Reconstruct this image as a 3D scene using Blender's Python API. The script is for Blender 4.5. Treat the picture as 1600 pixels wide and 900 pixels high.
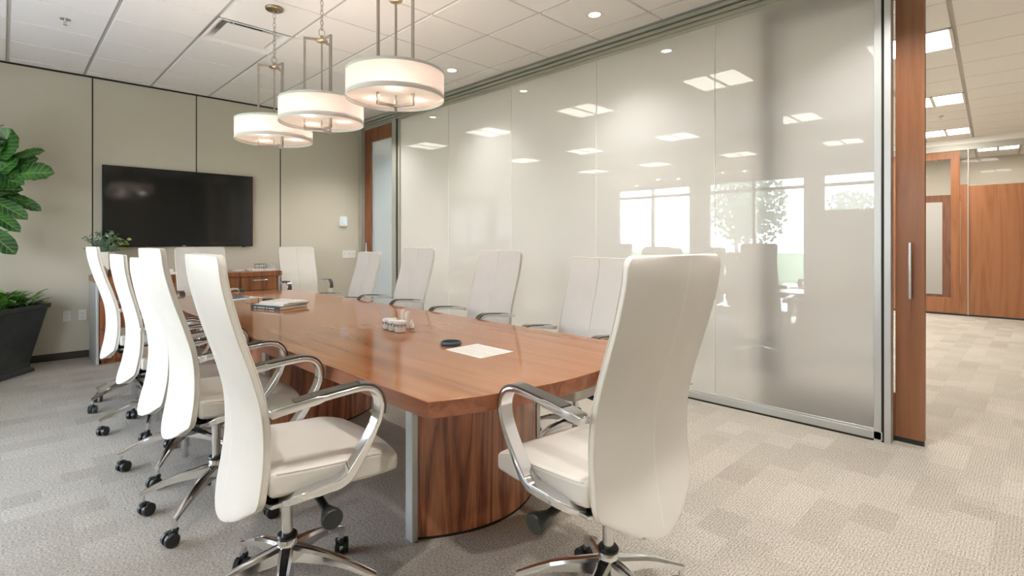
import bpy, bmesh, math, random
from mathutils import Vector, Matrix
random.seed(7)
PI = math.pi
scene = bpy.context.scene
for o in list(bpy.data.objects): bpy.data.objects.remove(o, do_unlink=True)
COL = scene.collection

# ---------------------------------------------------------------- camera, world, sun, exposure
cam = bpy.data.cameras.new('camera'); camo = bpy.data.objects.new('camera', cam); COL.objects.link(camo)
camo.location = (0, 0, 1.255); camo.rotation_euler = (PI/2, 0, -0.7616)
cam.sensor_width = 36; cam.lens = 814.35/1600*36
cam.shift_x = 21.5/1600; cam.shift_y = -72.6/1600
cam.clip_start = .05; cam.clip_end = 200
scene.camera = camo
scene.view_settings.view_transform = 'Standard'; scene.view_settings.look = 'None'
scene.view_settings.gamma = 1; scene.view_settings.use_curve_mapping = False
scene.view_settings.exposure = 0.83
try:
    scene.cycles.max_bounces = 10; scene.cycles.diffuse_bounces = 6; scene.cycles.glossy_bounces = 5
    scene.cycles.transmission_bounces = 8; scene.cycles.transparent_max_bounces = 12
    scene.cycles.caustics_reflective = False; scene.cycles.caustics_refractive = False
    scene.cycles.sample_clamp_indirect = 6
except Exception: pass

w = bpy.data.worlds.new('sky'); scene.world = w; w.use_nodes = True
nt = w.node_tree; bg = nt.nodes['Background']
tc = nt.nodes.new('ShaderNodeTexCoord'); sp = nt.nodes.new('ShaderNodeSeparateXYZ'); cr = nt.nodes.new('ShaderNodeValToRGB')
nt.links.new(tc.outputs['Generated'], sp.inputs[0]); nt.links.new(sp.outputs['Z'], cr.inputs[0]); nt.links.new(cr.outputs[0], bg.inputs[0])
cr.color_ramp.elements[0].position = 0.0; cr.color_ramp.elements[0].color = (1, 1, 1, 1)
cr.color_ramp.elements[1].position = .6; cr.color_ramp.elements[1].color = (.55, .72, 1, 1)
SKY = 7.0
bg.inputs[1].default_value = SKY

def lamp(name, kind, loc, rot, energy, color=(1, 1, 1), **kw):
    l = bpy.data.lights.new(name, kind); l.energy = energy; l.color = color
    for k, v in kw.items(): setattr(l, k, v)
    o = bpy.data.objects.new(name, l); COL.objects.link(o); o.location = loc; o.rotation_euler = rot
    return o
def aim(d): return Vector(d).to_track_quat('-Z', 'Y').to_euler()
lamp('sun', 'SUN', (-6, 9, 8), aim((.93*.63, -.36*.63, -.777)), 4.0, (1, .95, .87), angle=.009)
DAY = .36
for (y0, y1, e) in ((.9, 2.4, 34), (2.6, 4.2, 18), (4.5, 6.1, 10)):   # daylight coming in through the three window openings
    a = lamp('daylight', 'AREA', (-1.29, (y0+y1)/2, 1.2), aim((1, 0, 0)), e*DAY, (.84, .92, 1.0), shape='RECTANGLE', size=(y1-y0)-.04)
    a.data.size_y = 2.2; a.rotation_euler = (PI/2, 0, -PI/2)
    a.visible_glossy = True
WARM = (1, .84, .71)

# ---------------------------------------------------------------- materials
MATS = {}
def newmat(name):
    m = bpy.data.materials.new(name); m.use_nodes = True; MATS[name] = m
    return m, m.node_tree, m.node_tree.nodes['Principled BSDF']
def pbr(name, col, rough=.5, metal=0, coat=0, bump=0, bscale=200, var=0, vscale=4, emis=None, estr=0, coat_rough=.05, spec=.5, sheen=0):
    m, t, b = newmat(name)
    b.inputs['Base Color'].default_value = (*col, 1); b.inputs['Roughness'].default_value = rough
    b.inputs['Metallic'].default_value = metal; b.inputs['Coat Weight'].default_value = coat
    b.inputs['Coat Roughness'].default_value = coat_rough; b.inputs['Specular IOR Level'].default_value = spec
    if sheen: b.inputs['Sheen Weight'].default_value = sheen
    c = t.nodes.new('ShaderNodeTexCoord')
    if var:
        n = t.nodes.new('ShaderNodeTexNoise'); n.inputs['Scale'].default_value = vscale; n.inputs['Detail'].default_value = 4
        r = t.nodes.new('ShaderNodeValToRGB')
        r.color_ramp.elements[0].color = (*[x*(1-var) for x in col], 1); r.color_ramp.elements[1].color = (*[min(1, x*(1+var)) for x in col], 1)
        r.color_ramp.elements[0].position = .3; r.color_ramp.elements[1].position = .7
        t.links.new(c.outputs['Object'], n.inputs['Vector']); t.links.new(n.outputs['Fac'], r.inputs[0]); t.links.new(r.outputs[0], b.inputs['Base Color'])
    if bump:
        n = t.nodes.new('ShaderNodeTexNoise'); n.inputs['Scale'].default_value = bscale; n.inputs['Detail'].default_value = 2
        bp = t.nodes.new('ShaderNodeBump'); bp.inputs['Strength'].default_value = bump; bp.inputs['Distance'].default_value = .002
        t.links.new(c.outputs['Object'], n.inputs['Vector']); t.links.new(n.outputs['Fac'], bp.inputs['Height']); t.links.new(bp.outputs[0], b.inputs['Normal'])
    if emis:
        b.inputs['Emission Color'].default_value = (*emis, 1); b.inputs['Emission Strength'].default_value = estr
    return m
def wood(name, dark, mid, light, axis='Z', rough=.3, coat=.3, freq=11, coat_rough=.08, contrast=1.0, fig=1.0):
    m, t, b = newmat(name)
    c = t.nodes.new('ShaderNodeTexCoord'); mp = t.nodes.new('ShaderNodeMapping')
    s = [freq]*3; s['XYZ'.index(axis)] = freq*.07
    mp.inputs['Scale'].default_value = s
    t.links.new(c.outputs['Object'], mp.inputs['Vector'])
    n1 = t.nodes.new('ShaderNodeTexNoise'); n1.inputs['Scale'].default_value = .55*fig; n1.inputs['Detail'].default_value = 3; n1.inputs['Distortion'].default_value = .6
    t.links.new(mp.outputs[0], n1.inputs['Vector'])
    mul = t.nodes.new('ShaderNodeMath'); mul.operation = 'MULTIPLY'; mul.inputs[1].default_value = 9
    fr = t.nodes.new('ShaderNodeMath'); fr.operation = 'PINGPONG'; fr.inputs[1].default_value = 1
    t.links.new(n1.outputs['Fac'], mul.inputs[0]); t.links.new(mul.outputs[0], fr.inputs[0])
    n2 = t.nodes.new('ShaderNodeTexNoise'); n2.inputs['Scale'].default_value = 7; n2.inputs['Detail'].default_value = 6; n2.inputs['Roughness'].default_value = .7
    t.links.new(mp.outputs[0], n2.inputs['Vector'])
    mx = t.nodes.new('ShaderNodeMath'); mx.operation = 'MULTIPLY_ADD'; mx.inputs[1].default_value = .45
    m2 = t.nodes.new('ShaderNodeMath'); m2.operation = 'MULTIPLY'; m2.inputs[1].default_value = .6
    t.links.new(n2.outputs['Fac'], m2.inputs[0]); t.links.new(fr.outputs[0], mx.inputs[0]); t.links.new(m2.outputs[0], mx.inputs[2])
    r = t.nodes.new('ShaderNodeValToRGB'); e = r.color_ramp.elements
    e[0].position = .5-.32*contrast; e[0].color = (*dark, 1); e[1].position = .5+.3*contrast; e[1].color = (*light, 1)
    k = e.new(.5); k.color = (*mid, 1)
    t.links.new(mx.outputs[0], r.inputs[0]); t.links.new(r.outputs[0], b.inputs['Base Color'])
    b.inputs['Roughness'].default_value = rough; b.inputs['Coat Weight'].default_value = coat; b.inputs['Coat Roughness'].default_value = coat_rough
    return m

pbr('plaster', (.61, .565, .465), .75, bump=.1, bscale=300)
pbr('plaster_light', (.62, .60, .53), .8)
pbr('ceiling_tile', (.90, .88, .85), .9, bump=.25, bscale=500)
pbr('tee', (.52, .50, .46), .6)
pbr('dark_gap', (.02, .018, .015), .8)
pbr('baseboard', (.035, .028, .022), .5)
pbr('aluminium', (.60, .62, .62), .42, metal=.55)
pbr('aluminium_matte', (.48, .475, .42), .45, metal=.4)
pbr('chrome', (.80, .80, .81), .12, metal=1)
pbr('steel', (.70, .70, .70), .25, metal=1)
pbr('nickel', (.48, .44, .39), .3, metal=1)
pbr('bronze', (.38, .30, .20), .3, metal=1)
pbr('leather', (.725, .69, .635), .42, bump=.15, bscale=350, var=.03, vscale=6)
pbr('piping', (.70, .66, .58), .5)
pbr('stitch', (.93, .91, .86), .6)
pbr('black_plastic', (.02, .022, .022), .35)
pbr('pad', (.055, .05, .042), .22, coat=.3)
pbr('knob_face', (.12, .15, .17), .35)
pbr('white_plastic', (.82, .81, .76), .4)
pbr('slot', (.12, .11, .10), .6)
pbr('screen', (.006, .006, .007), .08, coat=.4, coat_rough=.08)
pbr('screen_bezel', (.012, .012, .013), .25)
pbr('logo', (.6, .6, .6), .4)
pbr('planter', (.035, .040, .040), .42, var=.35, vscale=5, bump=.3, bscale=30)
pbr('soil', (.05, .035, .02), .95, bump=.6, bscale=60)
def leafmat(name, c0, c1, vein, nv, scale):
    m, t, b = newmat(name); N = t.nodes.new; L = t.links.new
    uv = N('ShaderNodeUVMap'); uv.uv_map = 'leaf'; sp = N('ShaderNodeSeparateXYZ'); L(uv.outputs[0], sp.inputs[0])
    def mth(op, a, b_=None, c_=None):
        n = N('ShaderNodeMath'); n.operation = op
        for i, v in enumerate((a, b_, c_)):
            if v is None: continue
            if isinstance(v, (int, float)): n.inputs[i].default_value = v
            else: L(v, n.inputs[i])
        return n.outputs[0]
    aq = mth('ABSOLUTE', mth('SUBTRACT', sp.outputs['Y'], .5))
    ph = mth('MULTIPLY', mth('SUBTRACT', sp.outputs['X'], mth('MULTIPLY', aq, .35)), nv)
    side = mth('LESS_THAN', mth('PINGPONG', ph, .5), .07)
    mid = mth('LESS_THAN', aq, .035)
    fac = mth('MAXIMUM', side, mid)
    c = N('ShaderNodeTexCoord'); n = N('ShaderNodeTexNoise'); n.inputs['Scale'].default_value = scale; L(c.outputs['Object'], n.inputs['Vector'])
    r = N('ShaderNodeValToRGB'); r.color_ramp.elements[0].position = .35; r.color_ramp.elements[1].position = .65
    r.color_ramp.elements[0].color = (*c0, 1); r.color_ramp.elements[1].color = (*c1, 1); L(n.outputs['Fac'], r.inputs[0])
    mx = N('ShaderNodeMixRGB'); L(mth('MULTIPLY', fac, .55), mx.inputs[0]); L(r.outputs[0], mx.inputs[1]); mx.inputs[2].default_value = (*vein, 1)
    L(mx.outputs[0], b.inputs['Base Color']); b.inputs['Roughness'].default_value = .3; b.inputs['Coat Weight'].default_value = .15
    bp = N('ShaderNodeBump'); bp.inputs['Strength'].default_value = .5; bp.inputs['Distance'].default_value = .004; bp.invert = True
    L(fac, bp.inputs['Height']); L(bp.outputs[0], b.inputs['Normal'])
leafmat('fig_leaf', (.012, .055, .012), (.06, .19, .035), (.22, .38, .12), 8, 6)
leafmat('low_leaf', (.03, .15, .015), (.20, .46, .07), (.25, .42, .12), 6, 16)
pbr('euca_leaf', (.17, .27, .20), .5, var=.45, vscale=14)
pbr('euca_leaf_lime', (.32, .42, .12), .5, var=.3, vscale=14)
pbr('bark', (.16, .11, .07), .85, bump=.5, bscale=40)
pbr('paper', (.84, .80, .75), .8)
pbr('print', (.62, .59, .55), .8)
pbr('paper_white', (.88, .87, .84), .6)
pbr('ceramic', (.80, .72, .64), .5)
pbr('pot_wood', (.25, .16, .08), .6, var=.4, vscale=20)
pbr('book_teal', (.008, .045, .045), .45)
pbr('page', (.80, .74, .62), .8)
pbr('magazine', (.78, .72, .69), .4, var=.12, vscale=14)
pbr('blue_cover', (.04, .13, .25), .35)
pbr('box_card', (.78, .68, .52), .6, var=.08, vscale=60)
pbr('twine', (.25, .12, .06), .8)
pbr('candle', (.88, .84, .78), .45)
pbr('puck', (.015, .018, .022), .45)
pbr('puck_rim', (.05, .10, .16), .3)
pbr('trim_white', (.85, .83, .78), .5)
pbr('duct', (.01, .01, .01), .9)
pbr('concrete', (.55, .53, .50), .9, var=.1, vscale=2)
pbr('grass', (.10, .18, .05), .9, var=.3, vscale=3)
pbr('tree_leaf', (.10, .16, .07), .7, var=.4, vscale=2)
pbr('sun_block_grey', (.55, .53, .49), .8)
pbr('blind', (.66, .65, .61), .8)
pbr('lcd', (.35, .5, .8), .3, emis=(.3, .5, 1), estr=.6)
pbr('clear_label', (.18, .2, .25), .5)
pbr('kick', (.02, .03, .035), .5)
pbr('troffer_lens', (.9, .9, .88), .5, emis=(1, .95, .87), estr=6)
pbr('downlight_lens', (.9, .9, .88), .5, emis=(1, .95, .85), estr=5)
wood('table_top', (.22, .075, .026), (.35, .138, .054), (.43, .188, .08), 'Y', rough=.3, coat=.9, coat_rough=.09, freq=13, fig=.4, contrast=1.45)
MATS['table_top'].node_tree.nodes['Principled BSDF'].inputs['Specular IOR Level'].default_value = 0
wood('table_edge', (.14, .04, .018), (.25, .085, .04), (.32, .12, .055), 'Y', rough=.3, coat=.3, freq=16)
wood('pedestal', (.13, .038, .018), (.42, .14, .065), (.58, .25, .125), 'Z', rough=.28, coat=.4, coat_rough=.12, freq=15, contrast=.85)
wood('credenza_wood', (.10, .028, .010), (.26, .085, .028), (.36, .14, .05), 'Z', rough=.35, coat=.3, freq=17)
wood('door_wood', (.20, .075, .030), (.30, .12, .05), (.36, .155, .07), 'Z', rough=.4, coat=.25, coat_rough=.2, freq=20, contrast=1.5, fig=.45)
wood('door_wood_dark', (.13, .04, .015), (.24, .075, .028), (.30, .11, .045), 'Z', rough=.38, coat=.25, freq=22)

def carpet():
    m, t, b = newmat('carpet'); N = t.nodes.new; L = t.links.new
    c = N('ShaderNodeTexCoord')
    br = N('ShaderNodeTexBrick'); br.offset = .5; br.inputs['Scale'].default_value = 1
    br.inputs['Brick Width'].default_value = .61; br.inputs['Row Height'].default_value = .305
    br.inputs['Mortar Size'].default_value = 0.0; br.inputs['Bias'].default_value = 0
    br.inputs['Color1'].default_value = (0, 0, 0, 1); br.inputs['Color2'].default_value = (1, 1, 1, 1)
    L(c.outputs['Object'], br.inputs['Vector'])
    br2 = N('ShaderNodeTexBrick'); br2.offset = .37; br2.inputs['Scale'].default_value = 1
    br2.inputs['Brick Width'].default_value = .23; br2.inputs['Row Height'].default_value = .1525
    br2.inputs['Mortar Size'].default_value = 0.0
    br2.inputs['Color1'].default_value = (0, 0, 0, 1); br2.inputs['Color2'].default_value = (1, 1, 1, 1)
    L(c.outputs['Object'], br2.inputs['Vector'])
    ma = N('ShaderNodeMixRGB'); ma.inputs[0].default_value = .6; L(br.outputs[0], ma.inputs[1]); L(br2.outputs[0], ma.inputs[2])
    ramp = N('ShaderNodeValToRGB'); e = ramp.color_ramp.elements
    e[0].position = 0; e[0].color = (.385, .350, .300, 1); e[1].position = 1; e[1].color = (.515, .475, .415, 1)
    L(ma.outputs[0], ramp.inputs[0])
    # loop-pile ribs running along x
    sp = N('ShaderNodeSeparateXYZ'); L(c.outputs['Object'], sp.inputs[0])
    mu = N('ShaderNodeMath'); mu.operation = 'MULTIPLY'; mu.inputs[1].default_value = 2*PI/.0125; L(sp.outputs['Y'], mu.inputs[0])
    si = N('ShaderNodeMath'); si.operation = 'SINE'; L(mu.outputs[0], si.inputs[0])
    ns = N('ShaderNodeTexNoise'); ns.inputs['Scale'].default_value = 160; ns.inputs['Detail'].default_value = 2
    mp = N('ShaderNodeMapping'); mp.inputs['Scale'].default_value = (.6, 1.2, 1); L(c.outputs['Object'], mp.inputs[0]); L(mp.outputs[0], ns.inputs['Vector'])
    h = N('ShaderNodeMath'); h.operation = 'MULTIPLY_ADD'; h.inputs[1].default_value = .10; h.inputs[2].default_value = .45; L(si.outputs[0], h.inputs[0])
    h2 = N('ShaderNodeMath'); h2.operation = 'MULTIPLY_ADD'; h2.inputs[1].default_value = 1.0; nr = N('ShaderNodeMapRange'); nr.inputs[1].default_value = .3; nr.inputs[2].default_value = .7; L(ns.outputs['Fac'], nr.inputs[0]); L(nr.outputs[0], h2.inputs[0]); L(h.outputs[0], h2.inputs[2])
    sc = N('ShaderNodeMixRGB'); sc.blend_type = 'MULTIPLY'; sc.inputs[0].default_value = .8
    L(ramp.outputs[0], sc.inputs[1]); L(h2.outputs[0], sc.inputs[2])
    L(sc.outputs[0], b.inputs['Base Color'])
    bp = N('ShaderNodeBump'); bp.inputs['Strength'].default_value = .5; bp.inputs['Distance'].default_value = .003
    L(h2.outputs[0], bp.inputs['Height']); L(bp.outputs[0], b.inputs['Normal'])
    b.inputs['Roughness'].default_value = .95; b.inputs['Specular IOR Level'].default_value = .1
carpet()

def frosted(name, col, transl, clear, refl=1.5, rough=.0):
    """white laminated glass: light passes diffusely, a little passes clearly, the face mirrors the room"""
    m = bpy.data.materials.new(name); m.use_nodes = True; MATS[name] = m; t = m.node_tree
    for n in list(t.nodes): t.nodes.remove(n)
    N = t.nodes.new; L = t.links.new
    out = N('ShaderNodeOutputMaterial'); d = N('ShaderNodeBsdfDiffuse'); tr = N('ShaderNodeBsdfTranslucent'); cl = N('ShaderNodeBsdfTransparent')
    g = N('ShaderNodeBsdfGlossy'); g.inputs['Roughness'].default_value = rough; lw = N('ShaderNodeLayerWeight'); lw.inputs['Blend'].default_value = .5
    pw = N('ShaderNodeMath'); pw.operation = 'POWER'; pw.inputs[1].default_value = 5; L(lw.outputs['Facing'], pw.inputs[0])
    f0 = ((refl-1)/(refl+1))**2; f = N('ShaderNodeMath'); f.operation = 'MULTIPLY_ADD'; f.inputs[1].default_value = 1-f0; f.inputs[2].default_value = f0; L(pw.outputs[0], f.inputs[0])
    d.inputs[0].default_value = (*col, 1); tr.inputs[0].default_value = (*col, 1)
    m1 = N('ShaderNodeMixShader'); m1.inputs[0].default_value = transl; L(d.outputs[0], m1.inputs[1]); L(tr.outputs[0], m1.inputs[2])
    m2 = N('ShaderNodeMixShader'); m2.inputs[0].default_value = clear; L(m1.outputs[0], m2.inputs[1]); L(cl.outputs[0], m2.inputs[2])
    m3 = N('ShaderNodeMixShader'); L(f.outputs[0], m3.inputs[0]); L(m2.outputs[0], m3.inputs[1]); L(g.outputs[0], m3.inputs[2])
    L(m3.outputs[0], out.inputs[0])
    return m
frosted('frosted_glass', (.60, .605, .59), .46, .055, 2.3)
frosted('clear_glass', (.9, .92, .9), .5, .96, 1.45)
frosted('blue_glass', (.30, .42, .53), .35, .34, 1.6)
frosted('tumbler_glass', (.9, .92, .9), .5, .8, 1.45)
def shade_mat(name, col, tfac):
    m = bpy.data.materials.new(name); m.use_nodes = True; MATS[name] = m; t = m.node_tree
    for n in list(t.nodes): t.nodes.remove(n)
    N = t.nodes.new; L = t.links.new
    out = N('ShaderNodeOutputMaterial'); d = N('ShaderNodeBsdfDiffuse'); tr = N('ShaderNodeBsdfTranslucent')
    d.inputs[0].default_value = (*col, 1); tr.inputs[0].default_value = (*col, 1)
    m1 = N('ShaderNodeMixShader'); m1.inputs[0].default_value = tfac; L(d.outputs[0], m1.inputs[1]); L(tr.outputs[0], m1.inputs[2]); L(m1.outputs[0], out.inputs[0])
shade_mat('lamp_shade', (.82, .74, .70), .17)
shade_mat('lamp_diffuser', (.97, .93, .89), .8)
shade_mat('shade_band', (.80, .82, .80), .2)

# ---------------------------------------------------------------- geometry helpers
class G:
    def __init__(s): s.b = bmesh.new()
    def box(s, x0, x1, y0, y1, z0, z1, M=None):
        vs = [s.b.verts.new((x, y, z)) for z in (z0, z1) for y in (y0, y1) for x in (x0, x1)]
        for f in ((0, 2, 3, 1), (4, 5, 7, 6), (0, 1, 5, 4), (2, 6, 7, 3), (0, 4, 6, 2), (1, 3, 7, 5)): s.b.faces.new([vs[i] for i in f])
        if M: bmesh.ops.transform(s.b, matrix=M, verts=vs)
        return s
    def hull8(s, lo, hi):      # two quads (4 points each) joined to a solid
        a = [s.b.verts.new(p) for p in lo]; c = [s.b.verts.new(p) for p in hi]
        s.b.faces.new(a[::-1]); s.b.faces.new(c)
        for i in range(4): s.b.faces.new([a[i], a[(i+1) % 4], c[(i+1) % 4], c[i]])
        return s
    def prism(s, poly, z0, z1):
        a = [s.b.verts.new((x, y, z0)) for x, y in poly]; c = [s.b.verts.new((x, y, z1)) for x, y in poly]; n = len(a)
        s.b.faces.new(a[::-1]); s.b.faces.new(c)
        for i in range(n): s.b.faces.new([a[i], a[(i+1) % n], c[(i+1) % n], c[i]])
        return s
    def rings(s, R, close_ends=True, loop=False):
        V = [[s.b.verts.new(p) for p in r] for r in R]; n = len(V[0])
        m = len(V)
        for i in range(m if loop else m-1):
            A, B = V[i], V[(i+1) % m]
            for j in range(n): s.b.faces.new([A[j], A[(j+1) % n], B[(j+1) % n], B[j]])
        if close_ends and not loop:
            s.b.faces.new(V[0][::-1]); s.b.faces.new(V[-1])
        return s
    def lathe(s, prof, seg=24, c=(0, 0, 0), M=None, closed=True):
        R = [[Vector((c[0]+r*math.cos(2*PI*k/seg), c[1]+r*math.sin(2*PI*k/seg), c[2]+z)) for k in range(seg)] for r, z in prof]
        if M: R = [[M @ p for p in r] for r in R]
        return s.rings(R, closed)
    def sweep(s, path, sec, up=(1, 0, 0), loop=False, scales=None):
        """sweep 2-D section (a along 'up', b along the path normal)"""
        P = [Vector(p) for p in path]; n = len(P); U = Vector(up).normalized(); R = []
        for i in range(n):
            if loop: t = P[(i+1) % n]-P[i-1]
            else: t = P[min(i+1, n-1)]-P[max(i-1, 0)]
            t.normalize(); u = (U-t*U.dot(t)); u = u.normalized() if u.length > 1e-5 else t.orthogonal().normalized()
            v = t.cross(u); k = scales[i] if scales else (1, 1)
            R.append([P[i]+u*a*k[0]+v*b*k[1] for a, b in sec])
        return s.rings(R, not loop, loop)
    def tube(s, path, r, seg=8, loop=False, up=(.3, .2, 1)):
        P = [Vector(p) for p in path]; n = len(P); R = []; u = None
        for i in range(n):
            t = (P[(i+1) % n]-P[i-1]) if loop else (P[min(i+1, n-1)]-P[max(i-1, 0)]); t.normalize()
            if u is None: u = Vector(up)
            u = u-t*u.dot(t)
            u = u.normalized() if u.length > 1e-4 else t.orthogonal().normalized()
            v = t.cross(u); rr = r[i] if isinstance(r, (list, tuple)) else r
            R.append([P[i]+(u*math.cos(2*PI*k/seg)+v*math.sin(2*PI*k/seg))*rr for k in range(seg)])
        return s.rings(R, not loop, loop)
    def out(s, name, mat, parent=None, loc=None, smooth=False, bevel=0, seg=2, rotz=0, subsurf=0, angle=40):
        bmesh.ops.recalc_face_normals(s.b, faces=s.b.faces)
        me = bpy.data.meshes.new(name); s.b.to_mesh(me); s.b.free()
        o = bpy.data.objects.new(name, me); COL.objects.link(o)
        for m in (mat if isinstance(mat, (list, tuple)) else [mat]): me.materials.append(MATS[m])
        if parent: o.parent = parent
        if loc: o.location = loc
        if rotz: o.rotation_euler.z = rotz
        if bevel:
            q = o.modifiers.new('bevel', 'BEVEL'); q.width = bevel; q.segments = seg; q.limit_method = 'ANGLE'; q.angle_limit = math.radians(35)
        if subsurf:
            q = o.modifiers.new('sub', 'SUBSURF'); q.levels = subsurf; q.render_levels = subsurf
        if smooth or bevel:
            for p in me.polygons: p.use_smooth = True
            try: me.set_sharp_from_angle(angle=math.radians(angle))
            except Exception: pass
        return o
def arc(c, r, a0, a1, n, plane='yz', x=0):
    return [(x, c[0]+r*math.cos(math.radians(a0+(a1-a0)*i/n)), c[1]+r*math.sin(math.radians(a0+(a1-a0)*i/n))) for i in range(n+1)]
def smoothpath(pts, k=6):
    """Catmull-Rom through the points"""
    P = [Vector(p) for p in pts]; P = [P[0]*2-P[1]]+P+[P[-1]*2-P[-2]]; out = []
    for i in range(1, len(P)-2):
        for j in range(k):
            t = j/k; a, b, c, d = P[i-1:i+3]
            out.append(.5*((2*b)+(c-a)*t+(2*a-5*b+4*c-d)*t*t+(3*b-a-3*c+d)*t*t*t))
    out.append(P[-2]); return out
def empty(name, loc=(0, 0, 0), rotz=0):
    o = bpy.data.objects.new(name, None); COL.objects.link(o); o.location = loc; o.rotation_euler.z = rotz; o.empty_display_size = .1
    return o
def tag(o, label, cat, group=None, kind=None):
    o['label'] = label; o['category'] = cat
    if group: o['group'] = group
    if kind: o['kind'] = kind
    return o
def thing(name, label, cat, loc=(0, 0, 0), rotz=0, group=None): return tag(empty(name, loc, rotz), label, cat, group)
def struct(o): o['kind'] = 'structure'; return o
def copy_tree(o, parent=None):
    c = o.copy(); COL.objects.link(c)
    if parent: c.parent = parent
    for ch in list(o.children): copy_tree(ch, c)
    return c

# ================================================================= STRUCTURE
CZ = 3.065; XW = -1.2; YB = 7.207; YS = -3.0; XF = 11.75; HZ = 3.0
g = G(); g.box(XW-.1, 18, YS-.1, 9.6, -.1, 0); struct(g.out('floor', 'carpet'))
# TV wall, left (window) wall, rear wall
g = G(); g.box(XW-.1, 3.93, YB, YB+.12, 0, CZ+.1); struct(g.out('wall_back', 'plaster'))
g = G(); g.box(XW-.1, 4.2, YS-.1, YS, 0, CZ+.1); struct(g.out('wall_rear', 'plaster_light'))
g = G()
for (y0, y1, z0, z1) in ((YS, .9, 0, 3.17), (2.4, 2.6, 0, 3.17), (4.2, 4.5, 0, 3.17), (6.1, 7.33, 0, 3.17), (.9, 2.4, 2.32, 3.17), (2.6, 4.2, 2.32, 3.17), (4.5, 6.1, 2.32, 3.17), (4.5, 6.1, 0, .9),
                         (.9, 2.4, 0, .08), (2.6, 4.2, 0, .08)):
    g.box(XW-.12, XW, y0, y1, z0, z1)
struct(g.out('wall_left', 'plaster_light'))
# seams of the TV wall
g = G()
for x in (-.29, .724, 1.738, 2.759): g.box(x-.006, x+.006, YB-.002, YB+.002, .08, CZ)
g.box(XW, 3.93, YB-.006, YB, CZ-.018, CZ)
struct(g.out('trim_1', 'dark_gap'))
g = G(); g.box(XW, 3.93, YB-.014, YB, 0, .075); struct(g.out('baseboard_back', 'baseboard'))
# windows: frames, panes
def window(n, y0, y1, mull, pane=True):
    e = struct(empty('window_%d' % n, (XW-.06, (y0+y1)/2, 0))); oy = (y0+y1)/2; f = G()
    for y in [y0+.02]+mull+[y1-.02]: f.box(-.035, .035, y-oy-.025, y-oy+.025, .05, 2.32)
    for z in (.09, 2.13, 2.30): f.box(-.03, .03, y0-oy, y1-oy, z-.025, z+.025)
    f.out('window_frame', 'aluminium_matte', e)
window(1, .9, 2.4, []); window(2, 2.6, 4.2, [3.4]); window(3, 4.5, 6.1, [5.3])
g = G(); g.box(XW-.02, XW-.012, .92, 2.38, .1, 1.74); struct(g.out('trim_9', 'blind'))
# ceiling tiles (tegular, hung over a grid of tees)
g = G(); hx0, hx1, hy0, hy1 = .0446+1.22+.01, .0446+1.83-.01, 7.038-2.44+.01, 7.038-1.83-.01
for q in ((XW-.1, hx0, YS-.1, YB+.1), (hx1, 4.06, YS-.1, YB+.1), (hx0, hx1, YS-.1, hy0), (hx0, hx1, hy1, YB+.1)): g.box(*q, CZ+.012, CZ+.06)
struct(g.out('trim_2', 'tee'))
g = G(); GX = .0446; GY = 7.038; T = .61
VENT = (2, 3)
for i in range(-3, 7):
    for j in range(-1, 17):
        x0, x1 = GX+i*T+.013, GX+(i+1)*T-.013; y0, y1 = GY-(j+1)*T+.007, GY-j*T-.007
        x0 = max(x0, XW); x1 = min(x1, 3.9); y1 = min(y1, YB-.008); y0 = max(y0, YS)
        if x1-x0 < .02 or y1-y0 < .02 or (i, j) == VENT: continue
        z0, z1 = CZ, CZ+.012; b = .004
        g.hull8([(x0+b, y0+b, z0), (x1-b, y0+b, z0), (x1-b, y1-b, z0), (x0+b, y1-b, z0)], [(x0, y0, z1), (x1, y0, z1), (x1, y1, z1), (x0, y1, z1)])
struct(g.out('ceiling', 'ceiling_tile'))
# hall ceiling
g = G(); g.box(4.06, 18, YS-.1, 9.6, HZ+.012, HZ+.06); struct(g.out('trim_3', 'tee'))
TROFF = [(x, y) for x in (5.62, 8.14, 10.67) for y in (2.44, 4.22, 6.1, 7.75)]+[(5.88, .835), (8.41, .963), (10.94, 1.091), (13.4, .6), (13.4, 2.44)]
def is_troff(cx, cy): return any(abs(cx-a) < .32 and abs(cy-b) < .32 for a, b in TROFF)
g = G()
HM = Matrix.Translation((4.97, .48, 0)) @ Matrix.Rotation(math.radians(2.9), 4, 'Z')   # the hall grid runs a little off the room's
for i in range(-3, 23):
    for j in range(-8, 16):
        cx, cy = .93+.61*i, .305+.61*j
        x0, x1, y0, y1 = cx-.3, cx+.3, cy-.291, cy+.291
        if (HM @ Vector((cx, cy, 0))).x < 4.06: continue
        b = .004
        lo = [HM @ Vector(p) for p in ((x0+b, y0+b, HZ), (x1-b, y0+b, HZ), (x1-b, y1-b, HZ), (x0+b, y1-b, HZ))]
        g.hull8(lo, [HM @ Vector(p) for p in ((x0, y0, HZ+.012), (x1, y0, HZ+.012), (x1, y1, HZ+.012), (x0, y1, HZ+.012))])
struct(g.out('ceiling_hall', 'ceiling_tile'))
g = G(); g.box(4.02, 11.75, 9.4, 9.5, 0, 3.1); struct(g.out('wall_hall_end', 'plaster_light'))
g = G(); g.box(4.1, 18, YS-.1, YS, 0, 3.1); struct(g.out('wall_hall_side', 'plaster_light'))
g = G(); g.box(4.02, 4.12, YS, -1.2, 0, 3.1); g.box(3.95, 4.12, YB, 9.5, 0, 3.1); struct(g.out('wall_hall_near', 'plaster_light'))

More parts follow.
